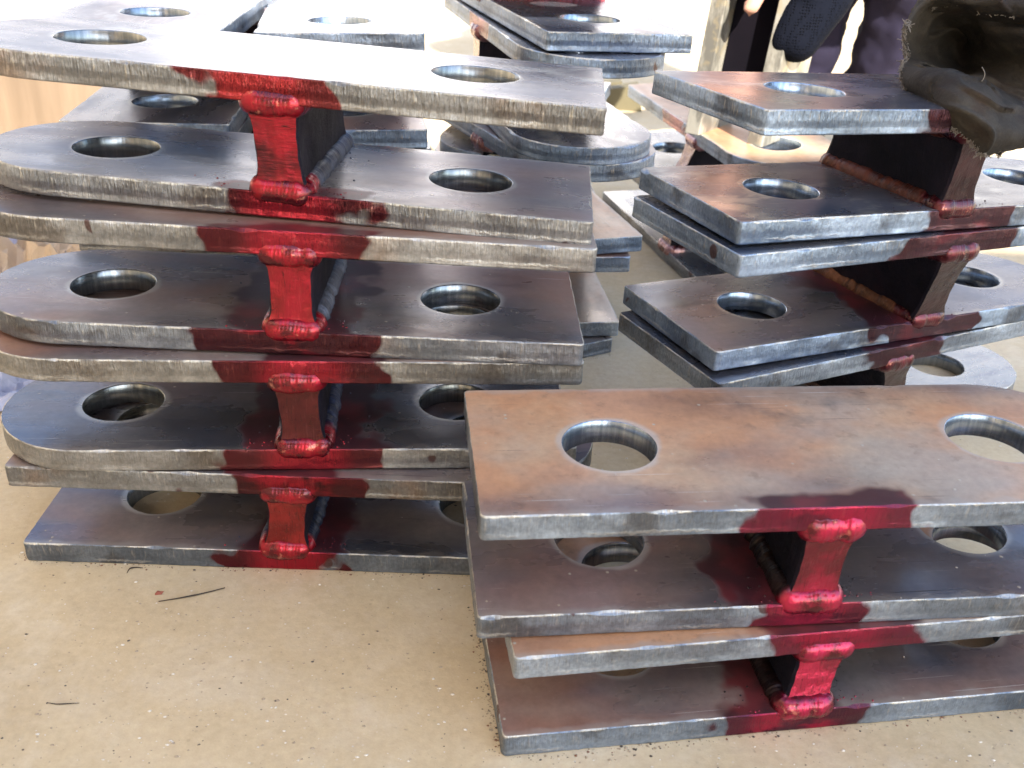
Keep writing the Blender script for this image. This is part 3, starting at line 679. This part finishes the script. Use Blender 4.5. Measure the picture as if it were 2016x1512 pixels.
# ------------------------------------------------------------------ frayed leather glove lying over the top plate
def catmull(P, n):
    P = [P[0] * 2 - P[1]] + P + [P[-1] * 2 - P[-2]]; out = []
    for i in range(n + 1):
        f = i / n * (len(P) - 3); k = min(int(f), len(P) - 4); t = f - k
        p0, p1, p2, p3 = P[k:k + 4]
        out.append(.5 * ((2 * p1) + (p2 - p0) * t + (2 * p0 - 5 * p1 + 4 * p2 - p3) * t * t + (3 * p1 - p0 - 3 * p2 + p3) * t ** 3))
    return out
def mat_leather():
    n = NB('glove_leather'); o = n.coord(); g = n.noise(o, 14, 4, .6); f = n.noise(o, 420, 3, .7)
    c = n.ramp(g, [(.3, (.014, .012, .012)), (.55, (.032, .028, .024)), (.75, (.068, .058, .044))])
    c = n.mix(.5, c, n.ramp(f, [(.3, .3), (.7, .7)]), 'OVERLAY')
    c = n.mix(n.mth('MULTIPLY', n.mr(n.noise(n.map(o, loc=(5, 0, 0)), 22, 4, .6), .55, .68), .5), c, (.03, .018, .014))
    nb = n.bump(f, .6, .0012); nb = n.bump(n.noise(o, 55, 4, .6), .6, .003, nb)
    return n.fin(c, .9, 0, nb, Specular_IOR_Level=.15)
def glove():
    rows = [
      [(1799, 182, .742), (1828, 212, .722), (1868, 246, .706), (1908, 279, .695), (1946, 311, .689), (2090, 262, .72)],
      [(1790, 163, .745), (1832, 186, .716), (1880, 214, .697), (1930, 246, .686), (1985, 274, .684), (2092, 259, .715)],
      [(1786, 146, .752), (1834, 158, .722), (1885, 176, .702), (1940, 205, .690), (2000, 245, .690), (2094, 256, .712)],
      [(1785, 134, .760), (1838, 142, .738), (1890, 150, .722), (1935, 160, .712), (1985, 200, .705), (2096, 254, .716)],
      [(1786, 126, .772), (1842, 140, .775), (1892, 148, .775), (1938, 155, .765), (1995, 190, .750), (2098, 240, .735)],
      [(1788, 112, .785), (1850, 120, .815), (1895, 128, .825), (1945, 120, .800), (2000, 130, .775), (2100, 190, .745)],
      [(1786, 96, .785), (1852, 90, .83), (1900, 95, .835), (1950, 92, .790), (2010, 88, .760), (2100, 140, .740)],
      [(1783, 78, .780), (1848, 60, .825), (1905, 66, .82), (1950, 62, .775), (2012, 60, .752), (2100, 90, .735)],
      [(1782, 62, .772), (1835, 30, .805), (1900, 42, .80), (1945, 38, .775), (2012, 44, .760), (2100, 55, .745)],
      [(1784, 52, .765), (1818, 16, .785), (1880, 10, .775), (1935, 16, .757), (1995, 25, .748), (2100, 30, .735)],
      [(1788, 44, .770), (1815, 6, .79), (1870, -8, .775), (1930, -2, .758), (2000, 4, .748), (2100, 8, .735)],
      [(1800, 20, .79), (1830, -30, .80), (1880, -50, .80), (1940, -50, .79), (2010, -50, .78), (2100, -50, .77)],
    ]
    for k, dd in ((0, .024), (1, .024), (2, .018), (3, .010)):
        rows[k] = [(a, b, c - (dd if i > 1 else dd * .5 * i)) for i, (a, b, c) in enumerate(rows[k])]
    nu, nv = 90, 150
    cols = [catmull([at(*p) for p in r], nu) for r in rows]
    grid = [[None] * (nu + 1) for _ in range(nv + 1)]
    for u in range(nu + 1):
        c = catmull([cols[k][u] for k in range(len(rows))], nv)
        for v in range(nv + 1):
            p = c[v]; q = p * 26
            e = 1 if 0 < v < nv else 1.4
            p = p + Vector((vn(q.x, q.y, q.z), vn(q.x + 9, q.y, q.z), vn(q.x, q.y + 9, q.z))) * .0045 + Vector((0, vn(q.x * 4, q.y * 4, q.z * 4), vn(q.x * 3, q.z * 3, 4))) * .0012 * e + Vector((0, -1, .3)) * .007 * (max(0, 1 - abs(vn(q.x * .9, q.y * .9, q.z * .9 + 5)) * 5) ** 2 - .3)
            grid[v][u] = p
    for u in range(nu + 1):      # torn outline
        grid[0][u] = grid[0][u] + Vector((0, 0, 1)) * (.0022 * vn(u * .6, 3) + .0015 * vn(u * 2.1, 5))
    for v in range(nv + 1):
        grid[v][0] = grid[v][0] + Vector((.0022 * vn(v * .5, 8) + .0012 * vn(v * 1.7, 5), 0, 0))
    base = grid[0][20]; E = Matrix.Translation(base)
    t = thing('work_glove', 'dark suede work glove with a torn frayed cuff, draped over the topmost right plate', 'glove', E)
    V = [p - base for r in grid for p in r]; F = [(v * (nu + 1) + u, v * (nu + 1) + u + 1, (v + 1) * (nu + 1) + u + 1, (v + 1) * (nu + 1) + u) for v in range(nv) for u in range(nu)]
    o = mesh_obj('cuff', V, F, mat_leather(), smooth=True, matrix=E, parent=t)
    so_ = o.modifiers.new('thick', 'SOLIDIFY'); so_.thickness = .0022; so_.offset = 0
    # fray: short curled fibres and a whip stitch along the torn edge
    rnd = random.Random(4); cu = bpy.data.curves.new('fraying', 'CURVE'); cu.dimensions = '3D'; cu.bevel_depth = .00028; cu.bevel_resolution = 1
    edge = [grid[0][u] for u in range(0, 78)]; left = [grid[v][0] for v in range(0, nv - 12)]; lipe = [grid[118][u] for u in range(10, nu)]
    cnt = 0
    for path, ncount in ((edge, 300), (left, 260), (lipe, 60)):
        for _ in range(ncount):
            b = rnd.choice(path) - base; sp = cu.splines.new('POLY'); sp.points.add(5)
            d = Vector((rnd.gauss(-.3, .7), rnd.gauss(-.4, .5), rnd.gauss(-.2, .8))).normalized(); ln = rnd.choice([.0015, .0025, .003, .0045]) * rnd.uniform(.6, 1.2)
            sw = Vector((rnd.gauss(0, 1), rnd.gauss(0, 1), rnd.gauss(0, 1))) * .0009
            for i in range(6):
                f = i / 5; q = b + d * ln * f + sw * math.sin(f * 5) ; sp.points[i].co = (*q, 1)
    for path in (edge, left):     # continuous rolled thread
        sp = cu.splines.new('POLY'); k = len(path); sp.points.add(k * 3 - 1)
        for i in range(k * 3):
            b = path[min(k - 1, i // 3)] - base
            q = b + Vector((rnd.gauss(0, .0006), -.001 + rnd.gauss(0, .0006), rnd.gauss(0, .0008))); sp.points[i].co = (*q, 1)
    sp = cu.splines.new('POLY'); sp.points.add(7)   # one long loose thread
    for i in range(8):
        sp.points[i].co = (*(at(1933 + 6 * math.sin(i * .45), 132 + i * 4, .70) - base), 1)
    n = NB('glove_fibre'); cu.materials.append(n.fin((.17, .15, .13), .9))
    f = bpy.data.objects.new('fraying', cu); COL.objects.link(f); f.parent = t; f['kind'] = 'stuff'
glove()

# ------------------------------------------------------------------ worker crouching behind the stacks
def capsule(V, F, p, q, ra, rb, seg=14):
    p, q = Vector(p), Vector(q); ax = (q - p); ln = ax.length; ax = ax.normalized() if ln > 1e-6 else Vector((0, 0, 1))
    Q = ax.to_track_quat('Z', 'Y'); st = []
    for i in range(5): a = -math.pi / 2 + i * math.pi / 10; st.append((ra * math.cos(a), ra * math.sin(a)))
    st.append((ra, 0)); 
    for i in range(0, 6): a = i * math.pi / 10; st.append((rb * math.cos(a), ln + rb * math.sin(a)))
    b0 = len(V)
    for r_, z in st:
        for j in range(seg):
            a = 2 * math.pi * j / seg; V.append(p + Q @ Vector((max(r_, 1e-5) * math.cos(a), max(r_, 1e-5) * math.sin(a), z)))
    for i in range(len(st) - 1):
        for j in range(seg):
            F.append((b0 + i * seg + j, b0 + i * seg + (j + 1) % seg, b0 + (i + 1) * seg + (j + 1) % seg, b0 + (i + 1) * seg + j))
    F.append(tuple(b0 + j for j in reversed(range(seg)))); F.append(tuple(b0 + (len(st) - 1) * seg + j for j in range(seg)))
def blob(name, caps, mat, parent, vox=.008, smooth=6, disp=0):
    V, F = [], []
    for c in caps: capsule(V, F, *c)
    E = EM[parent.name]; o = mesh_obj(name, [v - E.translation for v in V], F, mat, smooth=True, matrix=E, parent=parent)
    rm = o.modifiers.new('remesh', 'REMESH'); rm.mode = 'VOXEL'; rm.voxel_size = vox; rm.use_smooth_shade = True
    s_ = o.modifiers.new('smooth', 'SMOOTH'); s_.iterations = smooth; s_.factor = .5
    if disp:
        tx = bpy.data.textures.new(name, 'CLOUDS'); tx.noise_scale = .05; d = o.modifiers.new('folds', 'DISPLACE'); d.texture = tx; d.strength = disp; d.mid_level = .5
    return o
def cloth(name, col, sc_=400, rough=.9, mesh=False):
    n = NB(name); o = n.coord(); g = n.noise(o, 18, 4, .6)
    c = n.mix(g, tuple(x * .75 for x in col), tuple(x * 1.25 for x in col))
    if mesh:
        v = n.voro(n.map(o), 330, .25); k = n.mr(v.outputs['Distance'], .2, .4)
        c = n.mix(k, tuple(x * .3 for x in col), c); return n.fin(c, rough, 0, n.bump(k, .8, .0012), Specular_IOR_Level=.08)
    return n.fin(c, rough, 0, n.bump(n.noise(o, sc_, 2), .3, .0006), Specular_IOR_Level=.08)
def worker():
    hp = at(1600, 24, 1.16)                     # back of the gloved hand beside the right flange
    base = at(1665, 60, 1.80); base.z = 0
    E = Matrix.Translation(base); t = thing('person', 'stooping worker in violet trousers and a dark mesh glove, steadying the upright channel', 'person', E)
    kA = at(1612, 90, 1.74); kB = at(1752, 90, 1.70)
    aA = Vector((kA.x - .01, 1.80, .09)); aB = Vector((kB.x + .01, 1.76, .09)); KA = Vector((kA.x + .01, 1.70, .50)); KB = Vector((kB.x + .02, 1.66, .50))
    hA = Vector((kA.x + .03, 1.93, .88)); hB = Vector((kB.x, 1.93, .88)); pel = (hA + hB) / 2 + Vector((0, .02, .05))
    ch = pel + Vector((-.02, -.42, .12)); nk = ch + Vector((0, -.19, .03)); hd = nk + Vector((-.01, -.13, .03))
    sR = ch + Vector((.17, -.08, -.04)); sL = ch + Vector((-.19, -.08, -.04))
    eL = Vector((hp.x + .12, 1.36, .62)); eR = Vector((sR.x + .04, 1.34, .62))
    wL = hp + Vector((.035, .075, .085)); wR = hp + Vector((-.07, .05, .20))
    skin = plain('skin', (.50, .27, .19), .5, 60, .1, .08)
    caps = [(pel, ch, .12, .15), (ch, nk, .13, .06), (nk, hd, .055, .07), (hd, hd + Vector((0, -.01, .06)), .078, .082), (hd + Vector((0, -.075, .01)), hd + Vector((0, -.098, -.004)), .014, .012),
            (hd + Vector((.078, 0, .0)), hd + Vector((.082, .005, .03)), .012, .014), (hd + Vector((-.078, 0, .0)), hd + Vector((-.082, .005, .03)), .012, .014),
            (sL, eL, .052, .040), (eL, wL, .040, .027), (sR, eR, .052, .040), (eR, wR, .040, .027), (ch, sL, .10, .06), (ch, sR, .10, .06)]
    for h_, k_, a_ in ((hA, KA, aA), (hB, KB, aB)): caps += [(pel, h_, .11, .09), (h_, k_, .07, .045), (k_, a_, .036, .028)]
    # bare left hand reaching down into the channel
    tipT = at(1478, 22, 1.155)
    palm = tipT + Vector((-.012, .015, .085)); caps += [(wR, palm, .027, .026), (palm + Vector((.02, 0, 0)), palm + Vector((-.03, 0, 0)), .020, .020)]
    for i in range(4):
        b = palm + Vector((.030 - i * .021, .0, -.012)); m1 = b + Vector((0, -.012 + .004 * i, -.030)); 
        tip = (tipT + Vector((0, 0, .004))) if i == 0 else m1 + Vector((0, .024, -.012 + .003 * i))
        caps += [(b, m1, .0095, .009), (m1, tip, .009, .0105 if i == 0 else .008)]
    caps += [(palm + Vector((.022, -.01, .02)), palm + Vector((.05, -.02, -.005)), .012, .010), (palm + Vector((.05, -.02, -.005)), palm + Vector((.055, -.012, -.03)), .010, .008)]
    blob('body', caps, skin, t, .007, 4)
    tr = [(pel, hA, .13, .105), (pel, hB, .13, .105), (hA, KA, .098, .072), (hB, KB, .098, .072), (KA, Vector((aA.x, aA.y, .10)), .060, .046), (KB, Vector((aB.x, aB.y, .10)), .066, .054), (pel, pel + (ch - pel) * .3, .135, .14)]
    blob('trousers', tr, cloth('trouser_cloth', (.016, .014, .027)), t, .008, 2, .026)
    sh = [(pel + (ch - pel) * .2, ch, .145, .17), (ch, nk, .15, .075), (ch, sL, .12, .078), (ch, sR, .12, .078), (sL, eL, .07, .055), (sR, eR, .07, .055), (eL, eL.lerp(wL, .55), .055, .046), (eR, eR.lerp(wR, .5), .055, .046)]
    blob('shirt', sh, cloth('shirt_cloth', (.05, .055, .08)), t, .010, 4, .02)
    blob('hair', [(hd + Vector((0, .012, .05)), hd + Vector((0, .02, .09)), .080, .072)], cloth('hair', (.015, .012, .010)), t, .008, 2)
    for a_ in (aA, aB): blob('shoe', [(a_ + Vector((0, .03, -.045)), a_ + Vector((0, -.13, -.055)), .044, .034), (a_, a_ + Vector((0, .02, -.04)), .045, .045)], cloth('shoe_leather', (.03, .025, .02)), t, .008, 2)
    # gloved hand closed round the right flange
    gl = [(wL, hp + Vector((.004, .015, .012)), .033, .036), (hp + Vector((.012, .012, .02)), hp + Vector((-.012, .0, -.028)), .034, .026), (hp + Vector((-.012, .004, .02)), hp + Vector((-.026, -.002, -.030)), .024, .018)]
    for i in range(4):
        b = hp + Vector((-.020 - .002 * i, -.016, .028 - i * .019)); m1 = b + Vector((-.030, -.026, -.004)); m2 = m1 + Vector((-.026, .010, -.002)); e = m2 + Vector((-.008, .018, 0))
        b = hp + Vector((-.004, .020, .030 - i * .019)); m1 = b + Vector((-.010, .032, -.003)); m2 = m1 + Vector((-.016, .006, -.002)); e = m2 + Vector((-.008, -.010, 0))
        gl += [(b, m1, .0115, .0105), (m1, m2, .0105, .010), (m2, e, .010, .009)]
    th0 = hp + Vector((-.008, -.008, .018)); gl += [(th0, th0 + Vector((-.014, -.010, .028)), .015, .012), (th0 + Vector((-.014, -.010, .028)), th0 + Vector((-.018, -.002, .050)), .012, .011)]
    blob('glove', gl, cloth('glove_knit', (.0035, .0045, .009), mesh=True), t, .0045, 3)
worker()

# ------------------------------------------------------------------ board, sacking and scraps behind the stacks
def boardm():
    n = NB('board_wood'); o = n.coord(); g = n.noise(n.map(o, scale=(1, 1, .09)), 26, 5, .6, .4)
    c = n.ramp(g, [(.3, (.095, .066, .042)), (.55, (.13, .093, .062)), (.75, (.17, .125, .085))])
    return n.fin(c, .65, 0, n.bump(g, .3, .001))
p0 = at(-330, 150, 1.58); p1 = at(400, 150, 1.66)
ztop = at(50, 105, 1.61).z
bo = hexa([Vector(((p0 if i == 0 else p1).x, (p0 if i == 0 else p1).y + .018 * j, 0 if k == 0 else ztop)) - Vector((p0.x, p0.y, 0)) for i in (0, 1) for j in (0, 1) for k in (0, 1)], 'board', boardm(),
     thing('wooden_board', 'pale wooden board standing on edge behind the far left stack', 'board', Matrix.Translation((p0.x, p0.y, 0))), .002)
def crumple(name, label, cat, c, sx, sy, h, mat, seed, rz=0):
    n_ = 46; V = []; 
    for j in range(n_ + 1):
        for i in range(n_ + 1):
            u, v = i / n_ - .5, j / n_ - .5
            rdg = 1 - abs(vn(u * 5, v * 5, seed)) * 2.4; r2 = 1 - abs(vn(u * 11, v * 11, seed + 3)) * 2.2
            e = max(0, 1 - (max(abs(u), abs(v)) * 2) ** 3)
            z = .002 + h * e * max(.02, (.55 * rdg + .25 * r2 + .3 * vn(u * 2, v * 2, seed + 9)))
            V.append((u * sx * (1 + .15 * vn(u * 4, v * 4, seed + 5)), v * sy * (1 + .15 * vn(u * 4, v * 4, seed + 6)), z))
    F = [(j * (n_ + 1) + i, j * (n_ + 1) + i + 1, (j + 1) * (n_ + 1) + i + 1, (j + 1) * (n_ + 1) + i) for j in range(n_) for i in range(n_)]
    o = mesh_obj(name, V, F, mat, smooth=False, matrix=Matrix.Translation(c) @ Matrix.Rotation(rz, 4, 'Z')); tag(o, label, cat)
    s_ = o.modifiers.new('thick', 'SOLIDIFY'); s_.thickness = .0006; s_.offset = 1
c = on_floor(-60, 560); crumple('paper_sack', 'crumpled brown paper sack on the floor left of the left stack', 'paper sack', Vector((c.x, c.y + .06, 0)), .30, .34, .085, plain('sack_paper', (.50, .38, .26), .7, 60, .2, .2), 3, .3)
c = on_floor(90, 470); crumple('plastic_sheet', 'crumpled pale blue plastic sheet on the floor behind the left stack', 'plastic sheet', Vector((c.x, c.y + .04, 0)), .20, .26, .06, plain('sheet_plastic', (.42, .44, .58), .35, 60, .2, .1), 11, .8)
c = on_floor(-40, 745); crumple('plastic_sheet', 'scrap of grey blue plastic on the floor at the left edge of the photo', 'plastic sheet', Vector((c.x, c.y, 0)), .16, .14, .03, plain('sheet_plastic2', (.36, .38, .50), .35, 60, .2, .1), 21, .2)
for px, py, lab, q in ((1202, 188, 'smaller wood offcut on the sunlit floor beyond the left stack', .030), (1222, 214, 'larger wedge shaped wood offcut on the sunlit floor', .046)):
    p = on_floor(px, py + 3); a = .4
    V = [(-q, 0, 0), (q * .9, -.006, 0), (q * .9, .04, 0), (-q, .05, 0), (-q, 0, q * .8), (q * .7, -.004, q * 1.1), (q * .7, .036, q * 1.1), (-q, .05, q * .7)]
    o = mesh_obj('wood_offcut', V, [(3, 2, 1, 0), (4, 5, 6, 7), (0, 1, 5, 4), (1, 2, 6, 5), (2, 3, 7, 6), (3, 0, 4, 7)], plain('offcut' + str(px), (.10, .085, .045), .8), smooth=False, matrix=Matrix.Translation(p)); tag(o, lab, 'wood offcut')

# ------------------------------------------------------------------ small things on the floor
def wire(name, pts, rad, label, col=(.04, .03, .025)):
    P = catmull([on_floor(*p, z=.0009) for p in pts], 24); c0 = P[0].copy(); V = []; F = []; m_ = 6
    for i, p in enumerate(P):
        tdir = (P[min(i + 1, 24)] - P[max(i - 1, 0)]).normalized(); sx = Vector((-tdir.y, tdir.x, 0)); r_ = rad * (1 - .5 * abs(i / 12 - 1))
        for j in range(m_):
            a = 2 * math.pi * j / m_; V.append(p - c0 + sx * math.cos(a) * r_ + Vector((0, 0, 1)) * math.sin(a) * r_)
    for i in range(24):
        for j in range(m_): F.append((i * m_ + j, i * m_ + (j + 1) % m_, (i + 1) * m_ + (j + 1) % m_, (i + 1) * m_ + j))
    n = NB(name); o = mesh_obj(name, V, F, n.fin(col, .5, .5), smooth=True, matrix=Matrix.Translation(c0)); tag(o, label, 'wire')
wire('wire_scrap', [(312, 1184), (355, 1177), (400, 1168), (443, 1157)], .00055, 'long straight dark wire scrap on the concrete below the left stack')
wire('wire_scrap', [(92, 1383), (112, 1386), (135, 1385), (156, 1384)], .0004, 'short dark wire scrap on the concrete at the lower left')
wire('wire_scrap', [(250, 1128), (256, 1119), (268, 1117), (281, 1118)], .0005, 'curled dark wire scrap just below the bottom left plate')
rnd = random.Random(8)
def chip(px, py, r_, col, name, label, cat):
    p = on_floor(px, py); V = [(0, 0, r_ * .35)]; k = 9
    for i in range(k): a = 2 * math.pi * i / k; q = r_ * rnd.uniform(.6, 1.1); V.append((q * math.cos(a) * 1.3, q * math.sin(a), .0004))
    F = [(0, 1 + i, 1 + (i + 1) % k) for i in range(k)]
    o = mesh_obj(name, V, F, plain(name, col, .8), smooth=False, matrix=Matrix.Translation(p)); tag(o, label, cat)
chip(313, 1168, .0028, (.34, .10, .06), 'rust_flake', 'reddish rust flake beside the long wire scrap', 'rust flake')
def grit():
    V = []; F = []; MI = []
    for _ in range(3000):
        px, py = rnd.uniform(-100, 2100), 640 + 900 * rnd.random() ** .7; p = on_floor(px, py); r_ = rnd.choice([.00025, .0003, .0004, .0005, .0008]) * rnd.uniform(.7, 1.3)
        b = len(V); k = 5; an = rnd.uniform(0, 6)
        for i in range(k): a = an + 2 * math.pi * i / k; q = r_ * rnd.uniform(.6, 1.3); V.append((p.x + q * math.cos(a) * 1.4, p.y + q * math.sin(a), .0001))
        V.append((p.x, p.y, r_ * .8)); mi = rnd.choice([0, 0, 0, 1, 2, 2, 2, 2])
        for i in range(k): F.append((b + i, b + (i + 1) % k, b + k)); MI.append(mi)
    o = mesh_obj('grit', V, F, [plain('grit_pale', (.66, .60, .50)), plain('grit_dark', (.10, .08, .06)), plain('grit_tan', (.36, .28, .19))], MI, smooth=False)
    tag(o, 'fine sandy grit scattered over the concrete floor', 'grit', kind='stuff')
grit()
def dirt():  # dirt grains strewn along the plate feet to stand in for contact shadow
    V = []; F = []; MI = []; rs = random.Random(5)
    for k, sides in (('H', ('f', 's')), ('S', ('f', 's')), ('T6', ('r',)), ('M8', ('f', 's'))):
        M_ = PM(k); sx = SQ[k]
        for sd in sides:
            for _ in range(260 if k in 'HS' else 120):
                if sd == 'f': q = Vector((rs.uniform(-L / 2, L / 2), -W / 2 - abs(rs.gauss(0, .0028)) - .0003, 0))
                else: q = Vector((sx * (L / 2 + abs(rs.gauss(0, .003)) + .0003), rs.uniform(-W / 2, W / 2), 0))
                p = M_ @ q; r_ = rs.choice([.0002, .0002, .0003, .0004, .0007]) * rs.uniform(.7, 1.4); b = len(V); an = rs.uniform(0, 6)
                for i in range(5): a = an + 2 * math.pi * i / 5; V.append((p.x + r_ * math.cos(a) * rs.uniform(.7, 1.4), p.y + r_ * math.sin(a), .0001))
                V.append((p.x, p.y, r_ * .9)); mi = rs.choice([0, 0, 1, 2])
                for i in range(5): F.append((b + i, b + (i + 1) % 5, b + 5)); MI.append(mi)
    o = mesh_obj('dirt', V, F, [plain('dirt_tan', (.30, .23, .15)), plain('contact_dark', (.06, .045, .035)), plain('dirt_rust', (.20, .09, .05))], MI, smooth=False)
    tag(o, 'dark dirt and rust grains along the lowest plates, strewn to strengthen contact shadow', 'dirt', kind='stuff')
dirt()
